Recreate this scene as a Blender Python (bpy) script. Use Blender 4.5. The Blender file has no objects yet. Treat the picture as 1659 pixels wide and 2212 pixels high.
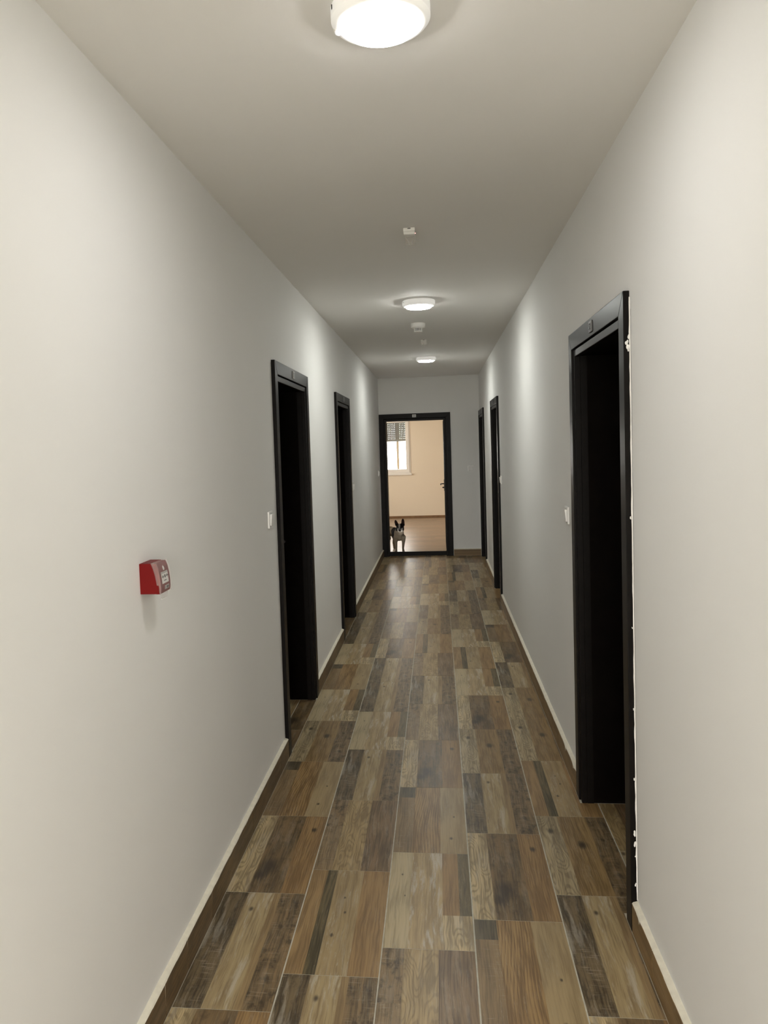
import bpy, bmesh, math, random
from mathutils import Vector, Matrix, noise

# ------------------------------------------------------------------ camera, world, exposure
S = bpy.context.scene
COL = S.collection
PW, PH = 1659, 2212
FPX, PITCH, YAW, ROLL = 1690.0, -0.054218, -0.114254, -0.033262
CAM = Vector((0.84528, 0.0, 1.63501))
PX, PY = -75.88, -47.26                      # principal point offset in pixels
cam_d = bpy.data.cameras.new('camera')
cam_d.sensor_fit = 'VERTICAL'; cam_d.sensor_height = 36.0
cam_d.lens = FPX / PH * 36.0
cam_d.shift_x = -PX / PH; cam_d.shift_y = PY / PH
cam_d.clip_start = 0.05; cam_d.clip_end = 200
cam = bpy.data.objects.new('camera', cam_d); COL.objects.link(cam)
_f = Vector((math.sin(YAW)*math.cos(PITCH), math.cos(YAW)*math.cos(PITCH), math.sin(PITCH)))
_r = Vector((math.cos(YAW), -math.sin(YAW), 0)); _u = _r.cross(_f)
R_ = math.cos(ROLL)*_r + math.sin(ROLL)*_u; U_ = -math.sin(ROLL)*_r + math.cos(ROLL)*_u
cam.matrix_world = Matrix(((R_.x, U_.x, -_f.x, CAM.x), (R_.y, U_.y, -_f.y, CAM.y), (R_.z, U_.z, -_f.z, CAM.z), (0, 0, 0, 1)))
S.camera = cam

SKY = 17.0
LAMP = 93.0
FLOOR_GAIN = 1.58
TINT = (1.03, .965, .76)
world = bpy.data.worlds.new('overcast_sky'); S.world = world; world.use_nodes = True
world.node_tree.nodes['Background'].inputs[0].default_value = (1.0, 0.965, 0.905, 1)
world.node_tree.nodes['Background'].inputs[1].default_value = SKY

vs = S.view_settings
vs.view_transform = 'Standard'; vs.look = 'None'; vs.gamma = 1.0; vs.exposure = 0.0
try: vs.use_curve_mapping = False
except Exception: pass

# ------------------------------------------------------------------ measures (metres)
W, H, YE, YB = 1.463, 2.631, 11.528, -2.6     # corridor width, ceiling, end wall, wall behind the camera
WT = 0.26                                     # wall thickness
RX0, RX1, RY0, RY1 = -2.6, 2.2, YE + 0.25, 17.74   # the room beyond the end door
SK = 0.0186                                   # skirting front

# ------------------------------------------------------------------ material helpers
def mat(name):
    m = bpy.data.materials.new(name); m.use_nodes = True
    return m, m.node_tree.nodes, m.node_tree.links, m.node_tree.nodes['Principled BSDF']

def plain(name, col, rough=0.5, spec=0.5, noise_amt=0.0, nscale=6.0, bump=0.0, bscale=200.0, metal=0.0, detail=4.0):
    m, N, L, b = mat(name)
    b.inputs['Base Color'].default_value = (*col, 1); b.inputs['Roughness'].default_value = rough
    b.inputs['Specular IOR Level'].default_value = spec; b.inputs['Metallic'].default_value = metal
    tc = N.new('ShaderNodeTexCoord')
    if noise_amt:
        n = N.new('ShaderNodeTexNoise'); n.inputs['Scale'].default_value = nscale; n.inputs['Detail'].default_value = detail
        L.new(tc.outputs['Object'], n.inputs['Vector'])
        r = N.new('ShaderNodeMapRange'); r.inputs[1].default_value = .3; r.inputs[2].default_value = .7
        r.inputs[3].default_value = 1 - noise_amt; r.inputs[4].default_value = 1 + noise_amt
        L.new(n.outputs['Fac'], r.inputs[0])
        x = N.new('ShaderNodeVectorMath'); x.operation = 'SCALE'; x.inputs[0].default_value = col
        L.new(r.outputs[0], x.inputs['Scale']); L.new(x.outputs[0], b.inputs['Base Color'])
    if bump:
        n2 = N.new('ShaderNodeTexNoise'); n2.inputs['Scale'].default_value = bscale; n2.inputs['Detail'].default_value = 3
        L.new(tc.outputs['Object'], n2.inputs['Vector'])
        bp = N.new('ShaderNodeBump'); bp.inputs['Strength'].default_value = bump; bp.inputs['Distance'].default_value = .002
        L.new(n2.outputs['Fac'], bp.inputs['Height']); L.new(bp.outputs[0], b.inputs['Normal'])
    return m

def emit(name, col, strength):
    m = bpy.data.materials.new(name); m.use_nodes = True
    N, L = m.node_tree.nodes, m.node_tree.links
    N.remove(N['Principled BSDF']); e = N.new('ShaderNodeEmission')
    e.inputs[0].default_value = (*col, 1); e.inputs[1].default_value = strength
    L.new(e.outputs[0], N['Material Output'].inputs[0])
    return m

def clear(name, tint, opacity, rough=0.05):
    """thin clear sheet: mostly see-through, a little milky and glossy"""
    m = bpy.data.materials.new(name); m.use_nodes = True
    N, L = m.node_tree.nodes, m.node_tree.links
    b = N['Principled BSDF']; b.inputs['Base Color'].default_value = (*tint, 1); b.inputs['Roughness'].default_value = rough
    t = N.new('ShaderNodeBsdfTransparent'); x = N.new('ShaderNodeMixShader'); x.inputs[0].default_value = opacity
    L.new(t.outputs[0], x.inputs[1]); L.new(b.outputs[0], x.inputs[2]); L.new(x.outputs[0], N['Material Output'].inputs[0])
    return m

class NB:
    """small node-expression helper"""
    def __init__(s, m): s.N, s.L = m.node_tree.nodes, m.node_tree.links
    def put(s, sock, v):
        if hasattr(v, 'links') or hasattr(v, 'is_output'): s.L.new(v, sock)
        else: sock.default_value = v
    def m(s, op, a, b=0.0, c=None):
        n = s.N.new('ShaderNodeMath'); n.operation = op
        s.put(n.inputs[0], a); s.put(n.inputs[1], b)
        if c is not None: s.put(n.inputs[2], c)
        return n.outputs[0]
    def rng(s, v, a, b, c=0.0, d=1.0):
        n = s.N.new('ShaderNodeMapRange'); n.interpolation_type = 'SMOOTHSTEP'
        s.put(n.inputs[0], v)
        for i, q in enumerate((a, b, c, d)): n.inputs[i+1].default_value = q
        return n.outputs[0]
    def vec(s, x, y, z=0.0):
        n = s.N.new('ShaderNodeCombineXYZ')
        for i, q in enumerate((x, y, z)): s.put(n.inputs[i], q)
        return n.outputs[0]
    def noise(s, v, scale, detail=4.0, rough=.55):
        n = s.N.new('ShaderNodeTexNoise'); s.L.new(v, n.inputs['Vector'])
        n.inputs['Scale'].default_value = scale; n.inputs['Detail'].default_value = detail; n.inputs['Roughness'].default_value = rough
        return n.outputs['Fac']
    def mix(s, f, a, b):
        n = s.N.new('ShaderNodeMix'); n.data_type = 'RGBA'
        s.put(n.inputs[0], f)
        for i, q in ((6, a), (7, b)):
            if isinstance(q, tuple): n.inputs[i].default_value = (*q, 1)
            else: s.L.new(q, n.inputs[i])
        return n.outputs[2]

def wood(name, dark, light, seed, grain=1.0, contour=0.0, stripes=0.0, worn=0.0, cross=0.0, blotch=0.0, knots=(), cracks=0.3, band=None, rough=0.335, horiz=False, ext=1.0):
    """printed wood grain: x across the plank, y along it, in metres"""
    dark, light = tuple(q*FLOOR_GAIN*t for q, t in zip(dark, TINT)), tuple(q*FLOOR_GAIN*t for q, t in zip(light, TINT))
    m, N, L, b = mat(name); g = NB(m)
    tc = N.new('ShaderNodeTexCoord'); sp = N.new('ShaderNodeSeparateXYZ'); L.new(tc.outputs['Object'], sp.inputs[0])
    X, Y = (sp.outputs[0], sp.outputs[1]) if not horiz else (sp.outputs[2], sp.outputs[1])
    X = g.m('ADD', X, seed * 3.7)
    wob = g.noise(g.vec(g.m('MULTIPLY', X, 9), g.m('MULTIPLY', Y, 3.0), seed), 1.0, 3)
    xx = g.m('ADD', X, g.m('MULTIPLY', g.m('SUBTRACT', wob, .5), .03))
    fine = g.noise(g.vec(g.m('MULTIPLY', xx, 170 * ext), g.m('MULTIPLY', Y, 5.0), seed), 1.0, 5, .6)
    broad = g.noise(g.vec(g.m('MULTIPLY', xx, 26), g.m('MULTIPLY', Y, 3.2), seed + 5), 1.0, 3)
    f = g.m('ADD', g.m('MULTIPLY', g.rng(broad, .3, .7), .55), g.m('MULTIPLY', g.rng(fine, .32, .66), .52 * grain))
    if contour:
        c = g.noise(g.vec(g.m('MULTIPLY', X, 10), g.m('MULTIPLY', Y, 2.3), seed + 2), 1.0, 2.2, .45)
        lines = g.m('SINE', g.m('ADD', g.m('MULTIPLY', c, 150), g.m('MULTIPLY', fine, 2.5)))
        f = g.m('SUBTRACT', f, g.m('MULTIPLY', g.m('MULTIPLY', g.rng(lines, -.2, 1), g.rng(broad, .25, .6, .45, 1.0)), .34 * contour))
    if stripes:
        c = g.noise(g.vec(g.m('MULTIPLY', X, 5), g.m('MULTIPLY', Y, 1.3), seed + 1), 1.0, 1.0)
        ln = g.m('SINE', g.m('ADD', g.m('ADD', g.m('MULTIPLY', X, 620), g.m('MULTIPLY', c, 46)), g.m('MULTIPLY', fine, 2.0)))
        f = g.m('SUBTRACT', f, g.m('MULTIPLY', g.rng(ln, -.6, 1), .30 * stripes))
    col = g.mix(g.rng(f, .05, .95), dark, light)
    if band:                                             # a darker lengthwise band
        bx, bw, bc = band
        d = g.m('ABSOLUTE', g.m('SUBTRACT', xx, bx + seed * 3.7))
        col = g.mix(g.rng(d, bw, bw * .25), col, bc)
    if blotch:
        n = g.noise(g.vec(g.m('MULTIPLY', X, 28), g.m('MULTIPLY', Y, 16), seed + 7), 1.0, 6, .68)
        col = g.mix(g.m('MULTIPLY', g.rng(n, .48, .66), blotch), col, tuple(q * .38 for q in dark))
    if cross:
        n = g.noise(g.vec(g.m('MULTIPLY', X, 14), g.m('MULTIPLY', Y, 150), seed + 9), 1.0, 3, .6)
        n2 = g.noise(g.vec(g.m('MULTIPLY', X, 7), g.m('MULTIPLY', Y, 5), seed + 3), 1.0, 2)
        q = g.m('MULTIPLY', g.rng(n, .55, .72), g.rng(n2, .46, .6))
        col = g.mix(g.m('MULTIPLY', q, cross), col, (.34, .29, .22))
    if worn:
        n = g.noise(g.vec(g.m('MULTIPLY', xx, 38), g.m('MULTIPLY', Y, 4.2), seed + 11), 1.0, 6, .68)
        col = g.mix(g.m('MULTIPLY', g.rng(n, .50, .64), worn), col, (.54, .50, .42))
    if cracks:
        n = g.noise(g.vec(g.m('MULTIPLY', xx, 65), g.m('MULTIPLY', Y, 3.0), seed + 13), 1.0, 4, .6)
        d = g.m('ABSOLUTE', g.m('SUBTRACT', n, .5))
        n2 = g.noise(g.vec(g.m('MULTIPLY', X, 10), g.m('MULTIPLY', Y, 6), seed + 14), 1.0, 2)
        col = g.mix(g.m('MULTIPLY', g.m('MULTIPLY', g.rng(d, .016, .0), g.rng(n2, .45, .6)), cracks), col, (.42, .37, .28))
    for kx, ky, kr in knots:
        dx = g.m('MULTIPLY', g.m('SUBTRACT', X, kx + seed * 3.7), 1.0); dy = g.m('MULTIPLY', g.m('SUBTRACT', Y, ky), .55)
        d = g.m('SQRT', g.m('ADD', g.m('MULTIPLY', dx, dx), g.m('MULTIPLY', dy, dy)))
        d = g.m('ADD', d, g.m('MULTIPLY', g.m('SUBTRACT', fine, .5), kr * .9))
        col = g.mix(g.m('MULTIPLY', g.rng(d, kr, kr * .2), .85), col, (.035, .024, .016))
    L.new(col, b.inputs['Base Color'])
    b.inputs['Roughness'].default_value = rough; b.inputs['Specular IOR Level'].default_value = .38
    bp = N.new('ShaderNodeBump'); bp.inputs['Strength'].default_value = .07; bp.inputs['Distance'].default_value = .001
    L.new(f, bp.inputs['Height']); L.new(bp.outputs[0], b.inputs['Normal'])
    return m

# ------------------------------------------------------------------ materials
M = {}
M['wall'] = plain('wall_paint', (.845, .84, .822), .75, .25, .012, 1.3, .05, 260)
M['ceiling'] = plain('ceiling_paint', (.82, .805, .78), .8, .2, .012, 1.1, .04, 260)
M['room_wall'] = plain('cream_paint', (.80, .70, .56), .8, .2, .015, 1.2)
M['grout'] = plain('grey_grout', (.52, .50, .42), .85, .2, .15, 30)
M['cream'] = plain('cream_adhesive', (.80, .76, .64), .8, .2, .06, 40, .25, 90)
M['plaster'] = plain('white_plaster', (.82, .80, .76), .85, .2, .05, 60, .4, 120)
M['crack'] = plain('dark_crack', (.05, .045, .04), .9, .1)
M['wenge'] = plain('wenge_veneer', (.0052, .0039, .0032), .36, .10, .25, 18)
M['wenge_edge'] = plain('wenge_edge', (.020, .011, .009), .5, .1, .3, 25)
M['wenge_leaf'] = plain('wenge_leaf', (.0038, .0026, .002), .6, .03, .25, 14)
M['white_plastic'] = plain('white_plastic', (.80, .79, .76), .35, .5)
M['switch'] = plain('switch_plastic', (.90, .89, .87), .3, .5)
M['upvc'] = plain('white_window_frame', (.84, .80, .74), .35, .5)
M['metal'] = plain('dark_metal', (.03, .026, .022), .35, .5, metal=.6)
M['red'] = plain('red_plastic', (.155, .003, .003), .45, .15)
M['red_dark'] = plain('red_front', (.17, .006, .006), .45, .2)
M['black'] = plain('black_print', (.012, .012, .012), .5, .3)
M['grey_dark'] = plain('grey_print', (.10, .10, .095), .6, .3)
M['white_print'] = plain('white_print', (.80, .80, .77), .5, .3)
M['plate_grey'] = plain('grey_plate', (.10, .098, .095), .4, .5)
M['plate_rim'] = plain('pale_plate_rim', (.42, .41, .39), .4, .5)
M['cover'] = clear('clear_cover', (.80, .72, .70), .11, .25)
M['clear'] = clear('clear_acrylic', (.80, .79, .74), .30, .12)
M['glass'] = clear('window_glass', (.75, .8, .78), .06, .02)
M['opal'] = plain('opal_ring', (.84, .83, .80), .35, .5)
_b = M['opal'].node_tree.nodes['Principled BSDF']; _b.inputs['Emission Color'].default_value = (1, .98, .94, 1); _b.inputs['Emission Strength'].default_value = .30   # light bleeding through the lamp ring
M['led'] = emit('red_led', (1.0, .35, .32), 3.0)
M['lens'] = clear('sensor_lens', (.85, .88, .92), .75, .2)
M['shutter'] = plain('grey_shutter', (.16, .15, .13), .5, .4)
M['post'] = plain('pale_post', (.085, .068, .046), .8, .2)
M['earth'] = plain('outdoor_ground', (.30, .28, .22), .9, .1, .2, 2)
M['sole'] = plain('brown_strip', (.21, .115, .05), .5, .4, .15, 12)

DARK, PALE = (.060, .042, .027), (.27, .212, .138)
T = {}
T['dark_worn'] = wood('print_dark_worn', (.030, .022, .0145), (.112, .086, .058), 1, worn=.35, cross=.8, blotch=.5)
T['pale_blur'] = wood('print_pale_blur', (0.135, 0.100, 0.063), (0.248, 0.202, 0.137), 2, worn=.55, knots=((.12, .50, .012),))
T['mid'] = wood('print_mid', (.12, .085, .052), (.20, .148, .092), 3)
T['dark_rough'] = wood('print_dark_rough', (.050, .036, .023), (.150, .108, .068), 4, cross=.5, blotch=.75, worn=.12)
T['brown'] = wood('print_brown', (.12, .080, .045), (.215, .150, .088), 5)
T['olive_dark'] = wood('print_olive_dark', (.030, .026, .016), (.100, .080, .049), 6)
T['pale_crack'] = wood('print_pale_crack', (0.148, 0.111, 0.070), (0.231, 0.181, 0.117), 7, worn=.2, cracks=.9, knots=((.145, .42, .006), (.155, .33, .006), (.125, .20, .009)))
T['orange_soft'] = wood('print_orange_soft', (.115, .072, .037), (.205, .138, .076), 8)
T['pale_wavy'] = wood('print_pale_wavy', (.150, .120, .083), (.350, .292, .210), 9, contour=1.0, cross=.35, worn=.25)
T['pale_wavy_knot'] = wood('print_pale_wavy_knot', (.120, .098, .070), (.270, .226, .166), 10, contour=1.0, worn=.15, knots=((.045, .47, .018),))
T['dark_knot'] = wood('print_dark_knot', (.052, .036, .021), (.128, .089, .052), 11, blotch=.4, worn=.12, knots=((.12, .18, .05), (.10, .12, .03)))
T['orange_knot'] = wood('print_orange_knot', (.115, .072, .037), (.205, .138, .076), 12, stripes=.7, knots=((.255, .48, .016),))
T['mid_rough'] = wood('print_mid_rough', (.085, .062, .042), (.185, .140, .096), 13, cross=.9, blotch=.35)
T['pale_contour'] = wood('print_pale_contour', (0.131, 0.097, 0.057), (0.261, 0.202, 0.127), 14, contour=.9, worn=.12)
T['red_dark'] = wood('print_red_dark', (.055, .036, .022), (.140, .097, .062), 15, worn=.15, cracks=.3)
T['pale_grey'] = wood('print_pale_grey', (.180, .152, .112), (.300, .260, .200), 16, cracks=.6, knots=((.045, .44, .005), (.06, .3, .004)))
T['pale_worn'] = wood('print_pale_worn', (.160, .122, .078), (.275, .218, .146), 17, worn=.75)
T['dark_grey'] = wood('print_dark_grey', (.034, .029, .022), (.085, .071, .054), 18)
T['brown_cut'] = wood('print_brown_cut', (.090, .064, .040), (.165, .120, .076), 19, cross=.6)
T['orange_stripe'] = wood('print_orange_stripe', (.105, .066, .034), (.225, .155, .085), 20, stripes=1.0)
T['pale_knot'] = wood('print_pale_knot', (0.157, 0.120, 0.078), (0.231, 0.184, 0.124), 21, cracks=.4, knots=((.235, .12, .010), (.25, .31, .006)))
T['mid_cath'] = wood('print_mid_cathedral', (.105, .070, .036), (.200, .142, .080), 22, stripes=.35, knots=((.155, .36, .026),))
M['skirt_dark'] = wood('skirting_dark', (.050, .033, .020), (.110, .075, .043), 31, horiz=True, blotch=.3, worn=.08, rough=.42)
M['skirt_brown'] = wood('skirting_brown', (.085, .054, .026), (.150, .100, .052), 32, horiz=True, rough=.42)
M['laminate'] = wood('laminate', (.15, .105, .072), (.24, .172, .122), 33, rough=.33)

# ------------------------------------------------------------------ mesh helpers
class MB:
    def __init__(s): s.v, s.f, s.mi, s.mats = [], [], [], []
    def mid(s, m):
        if m not in s.mats: s.mats.append(m)
        return s.mats.index(m)
    def poly(s, pts, m):
        k = len(s.v); s.v += [tuple(p) for p in pts]; s.f.append(tuple(range(k, k+len(pts)))); s.mi.append(s.mid(m))
    def box(s, a, b, m, bottom=True):
        (x0, y0, z0), (x1, y1, z1) = a, b
        k = len(s.v)
        s.v += [(x0,y0,z0),(x1,y0,z0),(x1,y1,z0),(x0,y1,z0),(x0,y0,z1),(x1,y0,z1),(x1,y1,z1),(x0,y1,z1)]
        F = [(4,5,6,7),(0,1,5,4),(1,2,6,5),(2,3,7,6),(3,0,4,7)] + ([(3,2,1,0)] if bottom else [])
        for q in F: s.f.append(tuple(k+i for i in q)); s.mi.append(s.mid(m))
    def prism(s, prof, axis, a, b, m):
        """extrude a closed 2D profile (list of pairs, other two axes in order) along axis from a to b"""
        n = len(prof); k = len(s.v)
        def P(t, q):
            l = list(q); l.insert(axis, t); return tuple(l)
        s.v += [P(a, q) for q in prof] + [P(b, q) for q in prof]
        i = s.mid(m)
        s.f.append(tuple(range(k, k+n))); s.mi.append(i)
        s.f.append(tuple(range(k+2*n-1, k+n-1, -1))); s.mi.append(i)
        for j in range(n):
            s.f.append((k+j, k+n+j, k+n+(j+1) % n, k+(j+1) % n)); s.mi.append(i)
    def lathe(s, prof, c, m, n=48, axis=2, close=False):
        """revolve (r, h) profile about an axis through c"""
        k = len(s.v); i = s.mid(m)
        for r, h in prof:
            for j in range(n):
                a = 2*math.pi*j/n; p = [r*math.cos(a), r*math.sin(a)]; p.insert(axis, h)
                s.v.append((c[0]+p[0], c[1]+p[1], c[2]+p[2]))
        for q in range(len(prof)-1):
            for j in range(n):
                s.f.append((k+q*n+j, k+q*n+(j+1) % n, k+(q+1)*n+(j+1) % n, k+(q+1)*n+j)); s.mi.append(i)
        for q in (0, len(prof)-1):
            if prof[q][0] > 1e-6:
                s.f.append(tuple(k+q*n+j for j in range(n))); s.mi.append(i)
    def tube(s, pts, radii, m, n=12):
        k = len(s.v); i = s.mid(m); pts = [Vector(p) for p in pts]
        for q, p in enumerate(pts):
            d = (pts[min(q+1, len(pts)-1)] - pts[max(q-1, 0)]).normalized()
            a = d.orthogonal().normalized(); bb = d.cross(a)
            for j in range(n):
                t = 2*math.pi*j/n; s.v.append(tuple(p + radii[q]*(math.cos(t)*a + math.sin(t)*bb)))
        for q in range(len(pts)-1):
            for j in range(n):
                s.f.append((k+q*n+j, k+q*n+(j+1) % n, k+(q+1)*n+(j+1) % n, k+(q+1)*n+j)); s.mi.append(i)
        for q in (0, len(pts)-1):
            s.f.append(tuple(k+q*n+j for j in range(n))); s.mi.append(i)
    def sphere(s, c, r, m, sc=(1, 1, 1), nu=20, nv=12):
        k = len(s.v); i = s.mid(m)
        for a in range(nv+1):
            t = math.pi*a/nv
            for j in range(nu):
                p = 2*math.pi*j/nu
                s.v.append((c[0]+r*sc[0]*math.sin(t)*math.cos(p), c[1]+r*sc[1]*math.sin(t)*math.sin(p), c[2]+r*sc[2]*math.cos(t)))
        for a in range(nv):
            for j in range(nu):
                s.f.append((k+a*nu+j, k+a*nu+(j+1) % nu, k+(a+1)*nu+(j+1) % nu, k+(a+1)*nu+j)); s.mi.append(i)
    def mesh(s, name, smooth=False, bevel=0.0, seg=2):
        me = bpy.data.meshes.new(name); me.from_pydata(s.v, [], s.f)
        for m in s.mats: me.materials.append(m)
        me.polygons.foreach_set('material_index', s.mi)
        bm = bmesh.new(); bm.from_mesh(me)
        bmesh.ops.remove_doubles(bm, verts=bm.verts, dist=1e-6)
        bmesh.ops.dissolve_degenerate(bm, edges=bm.edges, dist=1e-7)
        bmesh.ops.recalc_face_normals(bm, faces=bm.faces)
        if bevel:
            ed = [e for e in bm.edges if len(e.link_faces) == 2 and e.calc_face_angle(0) > .5]
            bmesh.ops.bevel(bm, geom=ed, offset=bevel, segments=seg, profile=.6, affect='EDGES', clamp_overlap=True)
        for f in bm.faces: f.smooth = smooth
        bm.to_mesh(me); bm.free()
        if smooth:
            try: me.set_sharp_from_angle(angle=math.radians(38))
            except Exception: pass
        return me

def link(name, me, parent=None, loc=None):
    o = bpy.data.objects.new(name, me); COL.objects.link(o)
    if parent is not None: o.parent = parent
    if loc is not None: o.location = loc
    return o
def build(name, mb, parent=None, smooth=False, bevel=0.0, seg=2, loc=None):
    return link(name, mb.mesh(name, smooth, bevel, seg), parent, loc)
def empty(name, loc=(0, 0, 0)):
    o = bpy.data.objects.new(name, None); COL.objects.link(o); o.location = loc; o.empty_display_size = .1
    return o
def tag(o, label=None, cat=None, group=None, kind=None):
    for k, v in (('label', label), ('category', cat), ('group', group), ('kind', kind)):
        if v: o[k] = v
    return o
def copy_tree(o, parent=None):
    c = o.copy(); COL.objects.link(c)
    if parent is not None: c.parent = parent
    for ch in list(o.children): copy_tree(ch, c)
    return c

# ------------------------------------------------------------------ room shell
LEFT = [(4.013, 5.065), (6.504, 7.508)]                         # door casings, outer edges along the wall
RIGHT = [(2.597, 3.640), (7.968, 8.949), (10.415, 11.468)]
DZ = 2.103                                                      # casing top
CW = .062                                                       # casing face hides this much wall

def side_wall(name, doors, xin, xout, label):
    mb = MB(); a, b = min(xin, xout), max(xin, xout); y = YB - .2
    for y0, y1 in doors:
        mb.box((a, y, -.05), (b, y0 + CW, H + .1), M['wall'])
        mb.box((a, y0 + CW, DZ - CW), (b, y1 - CW, H + .1), M['wall'])
        y = y1 - CW
    mb.box((a, y, -.05), (b, YE, H + .1), M['wall'])
    return tag(build(name, mb), label, 'wall', kind='structure')
wall_left = side_wall('wall_left', LEFT, 0, -WT, 'long white corridor wall carrying the red fire call point')
wall_right = side_wall('wall_right', RIGHT, W, W + WT, 'long white corridor wall with three dark doors in it')

EX0, EX1 = -.003, 1.042                                         # end door casing
mb = MB()
mb.box((-WT, YE, -.05), (EX0 + CW, RY0, H + .1), M['wall'])
mb.box((EX0 + CW, YE, DZ - CW), (EX1 - CW, RY0, H + .1), M['wall'])
mb.box((EX1 - CW, YE, -.05), (W + WT, RY0, H + .1), M['wall'])
tag(build('wall_end', mb), 'grey white wall closing the corridor around the open door', 'wall', kind='structure')
mb = MB()                                                       # unseen entrance opening, added to let daylight onto the near walls
mb.box((-WT, YB - .2, -.05), (.08, YB, H + .1), M['wall']); mb.box((W - .08, YB - .2, -.05), (W + WT, YB, H + .1), M['wall']); mb.box((.08, YB - .2, 2.40), (W - .08, YB, H + .1), M['wall'])
tag(build('wall_rear', mb), 'white corridor wall behind the viewpoint with an added opening for daylight', 'wall', kind='structure')
mb = MB(); mb.box((-WT, YB - .2, H), (W + WT, YE + .02, H + .12), M['ceiling'])
tag(build('ceiling', mb), 'plain white corridor ceiling carrying three round lamps', 'ceiling', kind='structure')

# ---- corridor floor: grout bed with every tile its own piece
mb = MB(); mb.box((-WT, YB - .2, -.12), (W + WT, YE + .08, -.0007), M['grout'])
floor = tag(build('floor', mb), 'corridor floor of wood print tiles with pale grout joints', 'floor', kind='structure')

TW, TL = .2975, .6015
PR = {
 'A': [(0, .29, 0, 1, 'dark_worn'), (.29, .62, 0, 1, 'pale_blur'), (.62, .70, 0, 1, 'mid'), (.70, 1, 0, 1, 'dark_rough')],
 'B': [(0, .20, 0, 1, 'brown'), (.20, .33, 0, 1, 'olive_dark'), (.33, .67, 0, 1, 'pale_crack'), (.67, 1, 0, 1, 'orange_soft')],
 'C': [(0, .26, 0, 1, 'pale_wavy'), (.26, .68, 0, 1, 'dark_knot'), (.68, 1, 0, 1, 'orange_knot')],
 'D': [(0, .24, .58, 1, 'dark_rough'), (0, .24, 0, .58, 'mid_rough'), (.24, .61, 0, 1, 'pale_contour'), (.61, 1, 0, 1, 'red_dark')],
 'E': [(0, .27, 0, 1, 'pale_grey'), (.27, .66, 0, 1, 'pale_worn'), (.66, .86, .31, 1, 'orange_soft'), (.86, 1, .31, 1, 'olive_dark'), (.66, 1, 0, .31, 'pale_wavy')],
 'F': [(0, .25, .82, 1, 'dark_grey'), (0, .25, 0, .82, 'brown_cut'), (.25, .64, 0, 1, 'orange_stripe'), (.64, 1, 0, 1, 'pale_knot')],
 'G': [(0, .30, 0, 1, 'pale_wavy_knot'), (.30, .70, 0, 1, 'mid_cath'), (.70, 1, 0, 1, 'dark_rough')],
}
_tiles = {}
def tile_mesh(p, rects):
    key = (p, tuple(tuple(round(q, 4) for q in r) for r in rects))
    if key in _tiles: return _tiles[key]
    mb = MB()
    for a0, a1, b0, b1 in rects:
        for u0, u1, v0, v1, mn in PR[p]:
            x0, x1 = max(a0, u0*TW), min(a1, u1*TW); y0, y1 = max(b0, v0*TL), min(b1, v1*TL)
            if x1 - x0 > .001 and y1 - y0 > .001:
                mb.box((x0, y0, -.008), (x1, y1, 0), T[mn], bottom=False)
    me = bpy.data.meshes.new('tile'); me.from_pydata(mb.v, [], mb.f)
    for m_ in mb.mats: me.materials.append(m_)
    me.polygons.foreach_set('material_index', mb.mi)
    _tiles[key] = me
    return me

def pitch(y): return .604 + max(0, min(.019, .0036*(y - 3.0)))
COLS = [  # joint (far edge of the tile listed first), prints from there towards the end door
 (.0205, 2.150, 'CACFGEFEAAGCDFBEGADF'),
 (.3225, 2.318, 'ABDAEAACDFEAGBDCFEAB'),
 (.6240, 2.464, 'DEFCDADBGAEFCDBAGEFD'),
 (.9265, 2.636, 'FCAGCEBEDGAFBCEDFGAC'),
 (1.2285, 2.196, 'CAGBGGACFEDBGAEFCDGB'),
]
rnd = random.Random(4)
E_X = 1.5195                                    # joint inside the right-hand recesses
def reveal(d): return d[0] + .104, d[1] - .104   # clear opening between the jambs
for ci, (cx, ya, seq) in enumerate(COLS):
    rows = []; y = ya; i = 0
    y0 = ya - .604
    while y0 < YE + .05:
        p = seq[i] if i < len(seq) else rnd.choice('ABCDEFG')
        L_ = pitch(y0) if i else .604
        rows.append((y0, L_, p)); y0 += L_; i += 1
    y0 = ya - .604
    while y0 > .4:
        y0 -= .604; rows.append((y0, .604, rnd.choice('ABCDEFG')))
    for y0, L_, p in rows:
        sc = (L_ - .0025) / TL
        ymax = min(TL, (YE + .06 - y0) / sc)
        if ymax < .03: continue
        xr = TW if ci < 4 else W - SK - .002 - cx
        rects = [(0, xr, 0, ymax)]
        if ci == 4:
            for d in RIGHT:
                a, b = reveal(d); a, b = (max(a, y0) - y0)/sc, (min(b, y0 + L_) - y0)/sc
                a, b = max(0, a), min(b, ymax)
                if b - a > .01: rects.append((xr, E_X - .002 - cx, a, b))
        o = link('tile', tile_mesh(p, rects), floor, (cx, y0 + .00125, 0)); o.scale = (1, sc, 1)
# cut tiles in the door recesses
def cut_tile(x0, x1, y0, y1, p, ox=0.0, oy=0.0):
    me = tile_mesh(p, [(ox, ox + x1 - x0, oy, oy + y1 - y0)])
    link('tile', me, floor, (x0 - ox, y0 - oy, 0))
for d in LEFT:
    a, b = reveal(d); jm = a + .30
    cut_tile(-.0885, SK - .001, jm + .0015, jm + .55 if jm + .55 < b else b, 'C', .10, .02)
    cut_tile(-.0885, SK - .001, a, jm - .0015, 'D', .19, .1)
    cut_tile(-.20, -.0925, a, a + .53, 'C', .20, .05)
    cut_tile(-.20, -.0925, a + .5335, b, 'A', .10, .05)
for d in RIGHT:
    a, b = reveal(d)
    cut_tile(E_X + .003, 1.70, a, a + .42, 'A', .11, .1)
    cut_tile(E_X + .003, 1.70, a + .4235, b, 'D', .115, .1)

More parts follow.
